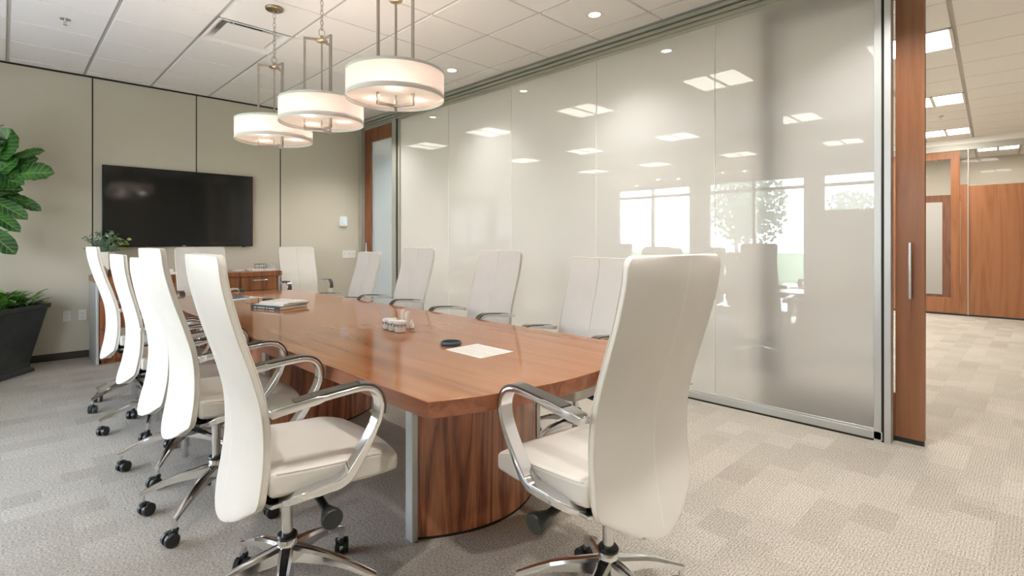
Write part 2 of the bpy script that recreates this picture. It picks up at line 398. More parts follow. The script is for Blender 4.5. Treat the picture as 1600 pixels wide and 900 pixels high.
# ---- glass partition (x = 4)
wr = struct(empty('wall_right', (4, 3.4, 0)))
def wy(y): return y-3.4
g = G()
for (x0, x1, z0, z1) in ((-.06, .03, 3.035, 3.064), (-.035, .03, 3.0, 3.028), (-.015, .03, 2.965, 2.994), (-.005, .03, 2.94, 3.064)):
    g.box(x0, x1, wy(-1.2), wy(YB), z0, z1)
g.out('top_track', 'aluminium_matte', wr)
g = G(); g.box(-.02, .02, wy(.70), wy(6.17), .012, .062); g.box(-.012, .012, wy(.70), wy(6.17), .062, .075); g.out('bottom_rail', 'aluminium', wr, bevel=.002)
g = G(); g.box(-.022, .016, wy(.75), wy(6.17), 0, .012); g.out('floor_seal', 'dark_gap', wr)
g = G(); g.box(-.02, .02, wy(.705), wy(.745), 0, 2.965); g.out('end_post', 'aluminium', wr, bevel=.002)
g = G(); g.box(-.018, .018, wy(.69), wy(.705), 0, 2.965); g.out('gasket', 'dark_gap', wr)
g = G(); g.box(-.03, .05, wy(.655), wy(.69), .0, 2.965); g.out('strike_post', 'aluminium', wr, bevel=.002)
g = G(); g.box(-.022, .022, wy(6.15), wy(6.19), 0, 2.965); g.box(-.03, .04, wy(6.23), wy(6.33), 0, 2.965); g.out('jamb_post', 'aluminium_matte', wr, bevel=.002)
g = G(); g.box(-.018, .02, wy(6.19), wy(6.23), 0, 2.965); g.out('gasket', 'dark_gap', wr)
g = G(); g.box(-.07, -.0, wy(7.12), wy(YB), 0, 2.965); g.out('corner_post', 'aluminium_matte', wr, bevel=.002)
ys = [.745, 1.764, 2.873, 3.989, 5.083, 6.15]
for a, b in zip(ys[:-1], ys[1:]):
    g = G(); y0, y1 = wy(a)+.0025, wy(b)-.0025; v = [g.b.verts.new(p) for p in ((0, y0, .07), (0, y1, .07), (0, y1, 2.95), (0, y0, 2.95))]; g.b.faces.new(v)
    g.out('glass_panel', 'frosted_glass', wr)
g = G()
for y in ys[1:-1]: g.box(-.003, .003, wy(y)-.0025, wy(y)+.0025, .07, 2.95)
g.out('glass_joint', 'trim_white', wr)

# ---- sliding door parked behind the glass, its leading stile in the opening
d2 = struct(empty('door_2', (4.10, 1.0, 0)))
def frame_door(e, y0, y1, z0, z1, sw, top, bot, t=.022, mat='door_wood'):
    a = G(); a.box(-t, t, y0, y0+sw, z0, z1); a.out('stile', mat, e, bevel=.002)
    a = G(); a.box(-t, t, y1-sw, y1, z0, z1); a.out('stile', mat, e, bevel=.002)
    a = G(); a.box(-t, t, y0+sw, y1-sw, z0, z0+bot); a.out('bottom_rail', mat, e, bevel=.002)
    a = G(); a.box(-t, t, y0+sw, y1-sw, z1-top, z1); a.out('top_rail', mat, e, bevel=.002)
    a = G(); v = [a.b.verts.new(p) for p in ((0, y0+sw, z0+bot), (0, y1-sw, z0+bot), (0, y1-sw, z1-top), (0, y0+sw, z1-top))]; a.b.faces.new(v)
    return a
frame_door(d2, -.495, .46, .03, 2.93, .145, .14, .27).out('glass_panel', 'clear_glass', d2)
g = G(); g.box(-.018, .018, -.49, .455, .0, .03); g.out('floor_seal', 'kick', d2)
g = G(); g.box(-.062, -.048, -.435, -.42, .90, 1.25); g.box(-.05, -.02, -.433, -.422, .93, .945); g.box(-.05, -.02, -.433, -.422, 1.205, 1.22); g.out('door_handle', 'steel', d2, bevel=.003)
# ---- door next to the TV wall
d1 = struct(empty('door_1', (4.02, 6.7, 0)))
a = G(); a.box(-.03, .02, .25, .415, .01, 2.93); a.out('stile', 'door_wood_dark', d1, bevel=.002)
a = G(); a.box(-.03, .02, -.37, .25, 2.74, 2.93); a.out('top_rail', 'door_wood_dark', d1, bevel=.002)
a = G(); a.box(-.03, .02, -.37, .25, .01, .22); a.out('bottom_rail', 'door_wood_dark', d1, bevel=.002)
a = G(); v = [a.b.verts.new(p) for p in ((0, -.37, .22), (0, .25, .22), (0, .25, 2.74), (0, -.37, 2.74))]; a.b.faces.new(v); a.out('glass_panel', 'blue_glass', d1)
a = G(); a.box(-.075, -.055, .30, .325, .90, 1.24); a.box(-.06, -.03, .305, .32, .93, .95); a.box(-.06, -.03, .305, .32, 1.19, 1.21); a.out('door_handle', 'steel', d1, bevel=.003)
# ---- far wall of the hall
fw = struct(empty('wall_far', (XF, 1, 0)))
g = G(); g.box(0, .06, -4, -.113, .03, 2.19); g.out('wood_panel', 'door_wood', fw)
g = G(); g.box(0, .05, -.105, -.012, .03, 2.22); g.out('wood_panel', 'door_wood', fw)
g = G()
g.box(-.01, .07, -4, 8.4, 2.80, 2.90); g.box(-.012, .05, -.118, -.104, .02, 2.8); g.box(0, .06, -4, -.1, 2.19, 2.20)
g.out('rail', 'aluminium_matte', fw)
g = G(); g.box(.0, .08, -4, 8.4, 2.90, 3.0); g.out('bulkhead', 'ceiling_tile', fw)
g = G(); g.box(.0, .05, -4, 8.4, 0, .03); g.out('floor_seal', 'kick', fw)
g = G(); v = [g.b.verts.new(p) for p in ((.03, -4, 2.20), (.03, 0, 2.20), (.03, 0, 2.80), (.03, -4, 2.80))]; g.b.faces.new(v); g.out('glass_panel', 'clear_glass', fw)
g = G(); g.box(0, .1, .92, 8.4, .03, 2.8); g.out('wood_panel', 'plaster_light', fw)
d3 = struct(empty('door_3', (XF+.03, 1.45, 0)))
frame_door(d3, -.455, .455, .03, 2.80, .115, .13, .26).out('glass_panel', 'clear_glass', d3)
g = G(); g.box(14.7, 14.8, YS, 5, 0, 3.0); struct(g.out('wall_office', 'plaster'))
g = G(); g.box(11.85, 14.7, 3.4, 3.5, 0, 3.0); struct(g.out('wall_office_side', 'plaster_light'))
d4 = struct(empty('door_4', (14.66, 1.32, 0)))
g = G(); g.box(-.03, .03, -.55, .9, 0, 2.25); g.out('wood_panel', 'door_wood_dark', d4)
g = G(); g.box(-.036, -.031, -.45, .0, .35, 2.1); g.box(-.036, -.031, .2, .62, .12, 2.1); g.out('glass_panel', 'blind', d4)

# ---- outside: terrace, added sun-blocking slab, trees, other building
g = G(); g.box(-5.5, XW-.12, -8, 12, -.15, -.05); struct(g.out('floor_terrace', 'concrete'))
g = G(); g.box(-60, -5.5, -40, 60, -.25, -.12); struct(g.out('ground', 'grass'))
g = G(); g.box(-3.1, XW-.12, -6, 6.6, 2.62, 2.75); struct(g.out('added_sun_block', 'sun_block_grey'))  # unseen slab, added only to keep direct sun out of the windows

# ================================================================= CONFERENCE TABLE
TX = 1.635; TY0, TY1 = 1.365, 5.52; TH = .74
tb = thing('conference_table', 'long glossy reddish walnut conference table with bowed ends on drum pedestals', 'table', (TX, 3.45, 0))
def outline():
    P = []; n = 24
    def side(sgn, t):   # slightly bowed sides
        y = TY0+(TY1-TY0)*t; return (sgn*(.645+.018*math.sin(PI*t)), y-3.45)
    for i in range(n+1): P.append(side(-1, 1-i/n))
    for i in range(1, n): a = -1+2*i/n; P.append((.645*a, TY0-3.45-.14*(1-a*a)))
    for i in range(n+1): P.append(side(1, i/n))
    for i in range(1, n): a = 1-2*i/n; P.append((.645*a, TY1-3.45+.14*(1-a*a)))
    return P
g = G(); g.prism(outline(), .683, TH); top = g.out('tabletop', ['table_top', 'table_edge'], tb, bevel=.0025)
for p in top.data.polygons:
    if abs(p.normal.z) < .5: p.material_index = 1
def drum(cy, sgn, half=.385, sag=.145, name='pedestal'):
    P = []; n = 20
    for i in range(n+1):
        a = -1+2*i/n; P.append((half*a, cy-3.45+sgn*(-sag)*(1-a*a)))
    P += [(half, cy-3.45+sgn*.03), (-half, cy-3.45+sgn*.03)]
    g = G(); g.prism(P, .012, .683); o = g.out(name, 'pedestal', tb, smooth=True, angle=50)
    q = G(); q.prism([(x*.985, y) for x, y in P], 0, .012); q.out('plinth', 'dark_gap', o)
    for s in (-1, 1):
        q = G(); q.box(s*half-.014, s*half+.014, cy-3.45+sgn*.0-.016, cy-3.45+sgn*.0+.034, 0, .683); q.out('metal_strip', 'aluminium', o, bevel=.002)
    return o
drum(1.83, 1); drum(3.50, 1); drum(3.95, -1); drum(5.08, -1)
g = G(); g.box(-.36, .36, .08, .47, .02, .68); g.out('pedestal', 'pedestal', tb)

# ================================================================= CHAIRS
CG = 'high-back leather conference chairs'
def back_profile(z):
    K = [(.36, -.185), (.42, -.172), (.5, -.155), (.62, -.143), (.75, -.150), (.87, -.180), (1.0, -.222), (1.13, -.255), (1.215, -.265)]
    for (a, b), (c, d) in zip(K[:-1], K[1:]):
        if z <= c: break
    i = K.index((a, b)); pm = K[max(i-1, 0)]; pn = K[min(i+2, len(K)-1)]
    t = (z-a)/(c-a); m0 = (d-pm[1])/(c-pm[0]); m1 = (pn[1]-b)/(pn[0]-a); h = c-a
    return (2*t**3-3*t*t+1)*b+(t**3-2*t*t+t)*h*m0+(-2*t**3+3*t*t)*d+(t**3-t*t)*h*m1
def back_point(s, t, off=0.0):
    """s across -1..1, t up 0..1 ; rear face (off=0) or front face (off=thickness)"""
    zb = .375+.075*s*s; z = zb+(1.215-zb)*t
    W = .236
    ht = (1.215-z); r = .035; wd = W
    if ht < r: wd -= r*(1-math.sqrt(max(0, 1-((r-ht)/r)**2)))
    hb = t*(1.215-zb); r = .045
    if hb < r: wd -= r*.8*(1-math.sqrt(max(0, 1-((r-hb)/r)**2)))
    x = wd*s
    y = back_profile(z)-.035*(1-s*s)+off*(1+1.5*(1-s*s))
    return Vector((x, y, z))
def make_chair():
    root = thing('conference_chair', 'x', 'chair')
    NS, th = 22, .020
    ts = [0, .004, .012, .025, .045, .07]+[.07+.89*i/24 for i in range(1, 25)]+[.972, .984, .993, .998, 1]
    g = G(); NT = len(ts)-1
    grid = lambda off: [[g.b.verts.new(back_point(-1+2*i/NS, t, off)) for i in range(NS+1)] for t in ts]
    A = grid(0); B = grid(th)
    for a in range(NT):
        for i in range(NS):
            g.b.faces.new([A[a][i], A[a][i+1], A[a+1][i+1], A[a+1][i]]); g.b.faces.new([B[a][i+1], B[a][i], B[a+1][i], B[a+1][i+1]])
        g.b.faces.new([A[a][0], A[a+1][0], B[a+1][0], B[a][0]]); g.b.faces.new([A[a+1][NS], A[a][NS], B[a][NS], B[a+1][NS]])
    for i in range(NS):
        g.b.faces.new([A[0][i+1], A[0][i], B[0][i], B[0][i+1]]); g.b.faces.new([A[NT][i], A[NT][i+1], B[NT][i+1], B[NT][i]])
    back = g.out('backrest', 'leather', root, bevel=.006, seg=3, angle=60)
    # piping round both edges
    for off in (.002, th-.001):
        loop = [back_point(-1, t, off) for t in ts]+[back_point(-1+2*i/NS, 1, off) for i in range(1, NS)]+[back_point(1, t, off) for t in ts[::-1]]+[back_point(1-2*i/NS, 0, off) for i in range(1, NS)]
        g = G(); cx = Vector((0, 0, .8))
        loop = [p+(Vector((p.x, 0, p.z-.8)).normalized())*-.0015 for p in loop]
        g.tube(loop, .0032, 6, loop=True); g.out('piping', 'piping', back, smooth=True)
    g = G(); g.tube([back_point(0, t, .0004) for t in ts[3:-2]], .0016, 6, up=(1, 0, 0)); g.out('seam', 'stitch', back, smooth=True)
    g = G(); g.tube([back_point(0, t, th+.0003) for t in ts[3:-2]], .0014, 6, up=(1, 0, 0)); g.out('seam', 'piping', back, smooth=True)
    # seat cushion
    g = G(); NX, NY = 12, 16; W = .243; y0, y1 = -.128, .305
    def seat(u, v, top):
        y = y0+(y1-y0)*v+.035*(1-u*u)*max(0, v-.5)*2
        x = W*u*(1-.05*max(0, v-.75)*4*abs(u))
        if top: z = .545+.012*(1-v)*(1-v)*2-.03*max(0, v-.72)**2/.078-.008*(1-u*u)
        else: z = .462+.028*(1-v)**2-.004*v
        return (x, y, z)
    A = [[g.b.verts.new(seat(-1+2*i/NX, j/NY, 1)) for i in range(NX+1)] for j in range(NY+1)]
    B = [[g.b.verts.new(seat(-1+2*i/NX, j/NY, 0)) for i in range(NX+1)] for j in range(NY+1)]
    for j in range(NY):
        for i in range(NX):
            g.b.faces.new([A[j][i], A[j][i+1], A[j+1][i+1], A[j+1][i]]); g.b.faces.new([B[j][i+1], B[j][i], B[j+1][i], B[j+1][i+1]])
        g.b.faces.new([A[j+1][0], A[j][0], B[j][0], B[j+1][0]]); g.b.faces.new([A[j][NX], A[j+1][NX], B[j+1][NX], B[j][NX]])
    for i in range(NX):
        g.b.faces.new([A[0][i], A[0][i+1], B[0][i+1], B[0][i]]); g.b.faces.new([A[NY][i+1], A[NY][i], B[NY][i], B[NY][i+1]])
    st = g.out('seat', 'leather', root, bevel=.016, seg=4, angle=60)
    for s in (-1, 1):
        g = G(); g.tube([Vector(seat(s*.985, j/20, 1))+Vector((s*.002, 0, -.006)) for j in range(1, 20)], .0018, 5); g.out('seam', 'piping', st, smooth=True)
    g = G(); g.hull8([(-.16, -.14, .455), (.16, -.14, .455), (.17, .23, .45), (-.17, .23, .45)], [(-.215, -.15, .478), (.215, -.15, .478), (.215, .28, .462), (-.215, .28, .462)])
    g.out('seat_pan', 'black_plastic', root, bevel=.006)
    g = G(); g.hull8([(-.09, -.11, .405), (.09, -.11, .405), (.08, .13, .405), (-.08, .13, .405)], [(-.11, -.15, .456), (.11, -.15, .456), (.10, .17, .456), (-.10, .17, .456)])
    g.box(-.05, .05, -.15, -.10, .42, .46)
    g.out('tilt_mechanism', 'black_plastic', root, bevel=.008)
    for s in (-1, 1):   # bracket under the seat carrying the arms
        g = G(); g.hull8([(s*.17, -.13, .448), (s*.236, -.12, .456), (s*.240, .05, .462), (s*.17, .09, .448)], [(s*.17, -.13, .462), (s*.240, -.12, .470), (s*.243, .05, .476), (s*.17, .09, .462)])
        g.out('arm_bracket', 'steel', root, bevel=.002)
    # arms: one looped flat bar each side
    for s in (-1, 1):
        x = s*.268
        pts = [(x, -.135, .752), (x, -.10, .760), (x, 0, .772), (x, .10, .781), (x, .150, .782), (x, .185, .770), (x, .207, .742), (x, .212, .706), (x, .200, .66), (x, .165, .598), (x, .118, .532), (x, .098, .508), (x, .070, .496), (x-s*.003, .03, .492), (x-s*.010, -.04, .486), (x-s*.05, -.075, .470), (x-s*.09, -.085, .462)]
        path = smoothpath(pts, 5); n = len(path)
        hw = .0245
        sec = [(-hw, -.0085), (hw, -.0085), (hw+.001, 0), (hw, .0085), (-hw, .0085), (-hw-.001, 0)]
        sc = []
        for i in range(n):
            z = path[i].z; y = path[i].y
            k = 1.0 if i > 6 else .7+.3*i/6
            low = max(0, min(1, (.66-z)/.2)) if i > 20 else 0
            sc.append((k*(1-.12*low), 1+.9*low if path[i].y > .0 else 1.5))
        g = G(); g.sweep(path, sec, up=(1, 0, 0), scales=sc)
        arm = g.out('armrest_frame', 'chrome', root, bevel=.002, angle=50)
        # pad lies on the outer (upper) side from just ahead of the tip round the front bend
        i0, i1 = 7, 38
        sub = path[i0:i1]; off = []
        for i in range(i0, i1):
            t = (path[i+1]-path[i-1]).normalized(); nrm = Vector((0, -t.z, t.y))
            off.append(path[i]+nrm*.011)
        m = len(off)
        secp = [(-.0225, -.0045), (.0225, -.0045), (.0225, .002), (.018, .0045), (-.018, .0045), (-.0225, .002)]
        if True:
            g = G(); g.sweep(off, secp, up=(1, 0, 0)); g.out('armrest_pad', 'pad', arm, smooth=True, angle=50)
    # tension knobs on a shaft each side
    for s in (-1, 1):
        g = G(); a = Vector((s*.05, .055, .432)); b = Vector((s*.245, .045, .405)); g.tube([a, a.lerp(b, .5), b], .0135, 12)
        kb = g.out('tilt_lever', 'black_plastic', root, smooth=True, angle=50)
        d = (b-a).normalized(); M = Matrix.Translation(b) @ d.to_track_quat('Z', 'Y').to_matrix().to_4x4()
        g = G(); g.lathe([(.015, -.012), (.019, 0), (.026, .02), (.033, .038), (.034, .05), (.031, .054)], 24, M=M)
        kn = g.out('knob', 'black_plastic', kb, smooth=True, angle=50)
    # column
    g = G(); g.lathe([(.0185, .20), (.0185, .43)], 24); g.out('column', 'steel', root, smooth=True, angle=50)
    # base
    bs = empty('star_base'); bs.parent = root
    g = G(); g.lathe([(.024, .145), (.031, .16), (.033, .185), (.031, .232), (.027, .238)], 32); g.lathe([(.016, .03), (.018, .035), (.018, .085), (.021, .09), (.021, .16)], 20)
    for k in range(5):
        a = 2*PI*k/5; M = Matrix.Rotation(a, 4, 'Z')
        rs = [.015, .05, .09, .14, .19, .24, .285, .312]
        zt = [.213, .205, .196, .184, .168, .147, .126, .113]
        hg = [.055, .048, .042, .036, .030, .026, .023, .021]; hw = [.024, .023, .021, .018, .016, .014, .0125, .0115]
        R = []
        for r, z, h, ww in zip(rs, zt, hg, hw):
            R.append([M @ Vector((r, y, zz)) for y, zz in ((-ww, z-h), (-ww, z-.010), (-ww*.6, z-.001), (0, z+.001), (ww*.6, z-.001), (ww, z-.010), (ww, z-h), (0, z-h-.002))])
        g.rings(R)
        g.lathe([(.010, .062), (.010, .105)], 10, c=(.302*math.cos(a), .302*math.sin(a), 0))
    hub = g.out('hub_and_legs', 'chrome', bs, smooth=True, angle=35)
    g = G(); g.lathe([(.034, .232), (.035, .240), (.031, .246), (.02, .246)], 28); g.out('collar', 'black_plastic', bs, smooth=True, angle=40)
    for k in range(5):
        a = 2*PI*k/5; c = (.302*math.cos(a), .302*math.sin(a), 0); sw = a+.6+k*1.7
        g = G(); R = Matrix.Translation(c) @ Matrix.Rotation(sw, 4, 'Z') @ Matrix.Translation((.018, 0, .0292))
        for s in (-1, 1):
            M = R @ Matrix.Rotation(PI/2*s, 4, 'X') @ Matrix.Translation((0, 0, .006))
            g.lathe([(.012, 0), (.029, .001), (.029, .017), (.025, .021), (.010, .022)], 20, M=M)
        g.lathe([(.012, .052), (.015, .056), (.015, .064), (.010, .07)], 12, c=c)
        g.box(-.02, .012, -.010, .010, .018, .042, M=R @ Matrix.Translation((-.006, 0, -.01)))
        g.out('caster', 'black_plastic', bs, smooth=True, angle=40)
    return root
proto = make_chair()
LIFT = ('arm_bracket', 'backrest', 'seat', 'seat_pan', 'tilt_mechanism', 'armrest_frame', 'tilt_lever', 'column')
# x, y, heading (direction the sitter faces, degrees from +Y clockwise), base angle world, height change, label
CH = [
 (.717, 1.812, 94, 26.6, .0, 'cream high-back leather chair at the near left corner of the table, nearest on that side'),
 (1.458, 1.0, 5, 50, .0, 'cream high-back leather chair seen from behind at the near head of the table'),
 (.735, 2.702, 91, 9, .01, 'cream high-back chair second from the camera on the window side of the table'),
 (.755, 3.370, 90, 18, -.055, 'cream high-back chair third from the camera on the window side, lowered, mostly hidden'),
 (.765, 4.185, 90, 35, -.05, 'cream high-back chair fourth from the camera on the window side, lowered seat'),
 (.755, 4.909, 90, 60, .0, 'cream high-back chair farthest from the camera on the window side, below the small eucalyptus'),
 (2.52, 1.965, -90, 20, -.065, 'pale high-back chair facing us on the glass wall side, nearest the glass opening'),
 (2.52, 2.895, -90, 44, -.03, 'pale high-back chair second along the glass wall side, beside the paper and black disc'),
 (2.52, 3.963, -90, 10, -.02, 'pale high-back chair third along the glass wall side, behind the white candles'),
 (2.52, 4.863, -88, 60, -.07, 'pale high-back chair on the glass wall side closest to the wooden door'),
 (2.83, 6.60, 181, 10, -.03, 'beige high-back chair parked in the corner right of the walnut credenza'),
 (1.53, 5.93, 180, 33, -.02, 'high-back chair at the far head of the table, in front of the credenza'),
]
for i, (x, y, hd, ba, dz, lab) in enumerate(CH):
    o = proto if i == 0 else copy_tree(proto)
    o.location = (x, y, 0); o.rotation_euler.z = -math.radians(hd); tag(o, lab, 'chair', CG)
    for c in o.children:
        n = c.name.split('.')[0]
        if n in LIFT: c.location.z = dz
        if n == 'backrest' and i in (3, 4):      # these two stand a little more upright
            a = math.radians(-3.6); p = Vector((0, -.15, .45)); c.rotation_euler.x = a; c.location = p-Matrix.Rotation(a, 3, 'X') @ p+Vector((0, 0, dz))
        if n == 'star_base': c.rotation_euler.z = math.radians(ba+hd)

# ================================================================= CREDENZA
cz = thing('credenza', 'walnut credenza with long steel drawer handles under the television', 'cabinet', (1.62, 6.92, 0))
g = G(); g.box(-.93, .935, -.30, .28, .832, .89); g.out('worktop', 'credenza_wood', cz, bevel=.002)
g = G(); g.box(-.90, .893, -.275, .27, .04, .832); g.box(-.88, .89, -.25, .26, 0, .04); g.out('body', 'credenza_wood', cz)
for s, x in ((-1, -.915), (1, .905)):
    g = G(); g.box(x-.012, x+.012, -.292, .275, 0, .832); g.out('side_panel', 'aluminium', cz, bevel=.002)
cols = [-.90, -.45, 0, .45, .893]
for k in range(4):
    x0, x1 = cols[k]+.004, cols[k+1]-.004
    for z0, z1, hz in ((.665, .825, .785), (.36, .659, .635), (.05, .354, .33)):
        g = G(); g.box(x0, x1, -.295, -.272, z0, z1); dr = g.out('drawer', 'credenza_wood', cz, bevel=.0015)
        g = G(); m = (x0+x1)/2; g.box(m-.09, m+.09, -.325, -.315, hz-.006, hz+.006)
        for q in (-.075, .075): g.box(m+q-.004, m+q+.004, -.318, -.294, hz-.004, hz+.004)
        g.out('drawer_handle', 'steel', dr, bevel=.0015)

# ---- things on the credenza
pp = thing('potted_greenery', 'small eucalyptus arrangement in a faceted two-tone pot on the left end of the credenza', 'plant', (.80, 6.9, .89))
n = 8; R0 = []; Rz = []; Rt = []
for k in range(n):
    a = 2*PI*k/n+.2
    R0.append((.06*math.cos(a), .06*math.sin(a), 0)); zz = .17 if k % 2 else .07; Rz.append((.10*math.cos(a), .10*math.sin(a), zz)); Rt.append((.085*math.cos(a), .085*math.sin(a), .255))
g = G(); g.rings([R0, Rz]); g.out('pot_base', 'pot_wood', pp)
g = G(); g.rings([[(p[0]*1.01, p[1]*1.01, p[2]) for p in Rz], Rt]); g.out('pot', 'ceramic', pp)
def leaf(g, base, tip, width, up=(0, 0, 1), cup=.15, droop=.1, n=6, m=4, mat=0, shape=1.0, pw=.75):
    base = Vector(base); tip = Vector(tip); d = tip-base; L = d.length; d.normalize(); u = Vector(up); s = d.cross(u)
    s = s.normalized() if s.length > 1e-3 else d.orthogonal().normalized(); u = s.cross(d).normalized()
    V = []; uvl = g.b.loops.layers.uv.get('leaf') or g.b.loops.layers.uv.new('leaf'); UV = {}
    for i in range(n+1):
        t = i/n; wdt = width/2*math.sin(PI*min(1, .04+.96*t**(shape)))**pw
        if i == n: wdt = .002
        row = []
        for j in range(m+1):
            q = -1+2*j/m; p = base+d*L*t+s*wdt*q+u*(cup*wdt*abs(q)-droop*L*t*t+.006*math.sin(i*2.4)*abs(q)*(width/.15))
            vv = g.b.verts.new(p); UV[vv] = (t, q*.5+.5); row.append(vv)
        V.append(row)
    for i in range(n):
        for j in range(m):
            f = g.b.faces.new([V[i][j], V[i][j+1], V[i+1][j+1], V[i+1][j]]); f.material_index = mat
            for l in f.loops: l[uvl].uv = UV[l.vert]
def thicken(o, t):
    q = o.modifiers.new('solid', 'SOLIDIFY'); q.thickness = t; q.offset = 0
g = G(); gs = G()
for k in range(44):
    a = random.uniform(0, 2*PI); el = random.uniform(.15, 1.25); L = random.uniform(.17, .27)
    p0 = Vector((0, 0, .24)); p1 = p0+Vector((math.cos(a)*math.cos(el)*L*.95, math.sin(a)*math.cos(el)*L*.8, math.sin(el)*L*.9))
    gs.tube([p0, p0.lerp(p1, .5)+Vector((0, 0, .02)), p1], .0018, 4)
    for q in range(6):
        c = p0.lerp(p1, .35+.13*q)+Vector((0, 0, .012)); b = random.uniform(0, 2*PI); l = random.uniform(.028, .045)
        leaf(g, c, c+Vector((math.cos(b)*l, math.sin(b)*l, random.uniform(-.3, .9)*l)), l*.8, up=(random.uniform(-1, 1), random.uniform(-1, 1), .8), n=4, m=2, mat=(1 if p1.x > .05 and random.random() < .6 else 0))
o = g.out('foliage', ['euca_leaf', 'euca_leaf_lime'], pp, smooth=True, angle=80)
gs.out('stem', 'euca_leaf', pp)
def simple(name, label, cat, loc, mat, build, rotz=0, group=None, bevel=.0015):
    g = G(); build(g); o = g.out(name, mat, None, loc, bevel=bevel, rotz=rotz); return tag(o, label, cat, group)
ng = 'white boxes stacked on the credenza'
simple('paper_box', 'flat white box at the bottom of the pair left on the credenza', 'box', (1.32, 6.78, .89), 'paper_white', lambda g: g.box(-.13, .13, -.09, .09, 0, .028), group=ng)
simple('paper_box', 'smaller white box on top of the pair left on the credenza', 'box', (1.29, 6.79, .918), 'paper_white', lambda g: g.box(-.10, .10, -.07, .07, 0, .03), group=ng)
simple('napkin_pile', 'short white pile of napkins at the middle of the credenza top', 'napkins', (2.12, 6.86, .89), 'paper_white', lambda g: g.box(-.05, .05, -.05, .05, 0, .014), rotz=.2)
simple('serving_tray', 'white tray under the wire basket on the right end of the credenza', 'tray', (2.38, 6.84, .89), 'paper_white', lambda g: (g.box(-.15, .15, -.10, .10, 0, .008), g.box(-.15, .15, -.10, -.092, .008, .022), g.box(-.15, .15, .092, .10, .008, .022), g.box(-.15, -.142, -.1, .1, .008, .022), g.box(.142, .15, -.1, .1, .008, .022)))
wb = thing('wire_basket', 'black wire basket holding packets on the white tray of the credenza', 'basket', (2.37, 6.84, .9))
g = G()
for z in (.004, .035, .07): g.tube([(.075*math.cos(a*PI/12), .05*math.sin(a*PI/12), z) for a in range(24)], .0022, 5, loop=True)
for k in range(14):
    a = 2*PI*k/14; g.tube([(.075*math.cos(a), .05*math.sin(a), 0), (.075*math.cos(a), .05*math.sin(a), .07)], .0016, 4)
g.out('wire_frame', 'black_plastic', wb)
for k in range(4):
    g = G(); g.box(-.05+.028*k, -.03+.028*k, -.03, .03, .003, .062+.004*(k % 2)); g.out('packet', 'paper_white', wb, bevel=.002)
tg = 'glass tumblers at the right end of the credenza'
def tumbler(g): g.lathe([(.030, 0), (.034, .09), (.031, .09), (.027, .006)], 20)
t1 = simple('glass_tumbler', 'clear glass tumbler just right of the wire basket', 'glass', (2.505, 6.80, .89), 'tumbler_glass', tumbler, group=tg)
simple('glass_tumbler', 'clear glass tumbler at the very right end behind the chair', 'glass', (2.51, 6.90, .89), 'tumbler_glass', tumbler, group=tg)

# ================================================================= TELEVISION and wall fittings
tv = thing('television', 'large black flat television mounted on the grey panelled wall', 'television', (1.592, 7.148, 1.193))
g = G(); g.box(-.79, .79, .0, .035, 0, .91); g.out('housing', 'screen_bezel', tv, bevel=.004)
g = G(); g.box(-.776, .776, -.003, .0, .02, .896); g.out('screen', 'screen', tv)
g = G(); g.box(-.02, .02, -.004, 0, .006, .013); g.out('badge', 'logo', tv)
g = G(); g.box(.66, .69, .0, .02, -.010, 0); g.out('sensor', 'screen_bezel', tv)
g = G(); g.box(-.3, .3, .035, .058, .3, .6); g.out('wall_bracket', 'black_plastic', tv)
th_ = thing('thermostat', 'white rounded wall thermostat with a small blue display', 'thermostat', (3.683, YB, 1.553))
g = G(); R = []
def rr(w, h, r, n=6):
    P = []
    for cx, cz_, a0 in ((w-r, h-r, 0), (-w+r, h-r, 90), (-w+r, -h+r, 180), (w-r, -h+r, 270)):
        for k in range(n+1): a = math.radians(a0+90*k/n); P.append((cx+r*math.cos(a), cz_+r*math.sin(a)))
    return P
g.rings([[(x, 0, z) for x, z in rr(.062, .082, .03)], [(x, -.02, z) for x, z in rr(.060, .080, .03)], [(x, -.028, z) for x, z in rr(.052, .072, .025)]])
g.out('housing', 'white_plastic', th_, smooth=True)
g = G(); g.box(-.012, .034, -.0295, -.027, -.022, .045); g.out('display', 'lcd', th_)
g = G(); g.box(-.04, .03, -.0292, -.027, -.062, -.058); g.out('grille', 'slot', th_)
sw = thing('light_switch', 'wide white three-gang switch plate beside the far wooden door', 'switch', (3.775, YB, 1.066))
g = G(); g.box(-.108, .108, -.007, 0, -.058, .058); g.out('cover_plate', 'white_plastic', sw, bevel=.003)
for x in (-.065, 0, .065):
    g = G(); g.box(x-.006, x+.006, -.018, -.006, -.004, .014); g.out('toggle', 'white_plastic', sw, bevel=.002)
    g = G(); g.box(x-.009, x+.009, -.0075, -.006, -.018, .018); g.out('slot', 'trim_white', sw)
og = 'white wall outlets left of the credenza'
ol = thing('wall_outlet', 'white duplex outlet beside the dark planter, left one of two', 'outlet', (.507, YB, .459), group=og)
g = G(); g.box(-.036, .036, -.006, 0, -.058, .058); g.out('cover_plate', 'white_plastic', ol, bevel=.003)
for z in (-.022, .022):
    g = G(); g.prism([(.016*math.cos(a*PI/8), .016*math.sin(a*PI/8)) for a in range(16)], 0, .003)
    bmesh.ops.transform(g.b, matrix=Matrix.Translation((0, -.005, z)) @ Matrix.Rotation(PI/2, 4, 'X'), verts=g.b.verts)
    s_ = g.out('socket', 'trim_white', ol)
    q = G(); q.box(-.007, -.005, -.0095, -.0078, z-.004, z+.006); q.box(.005, .007, -.0095, -.0078, z-.004, z+.006); q.box(-.002, .002, -.0095, -.0078, z-.010, z-.007); q.out('slots', 'slot', s_)
o2 = copy_tree(ol); o2.location.x = .636; tag(o2, 'white duplex outlet nearest the credenza, right one of two', 'outlet', og)

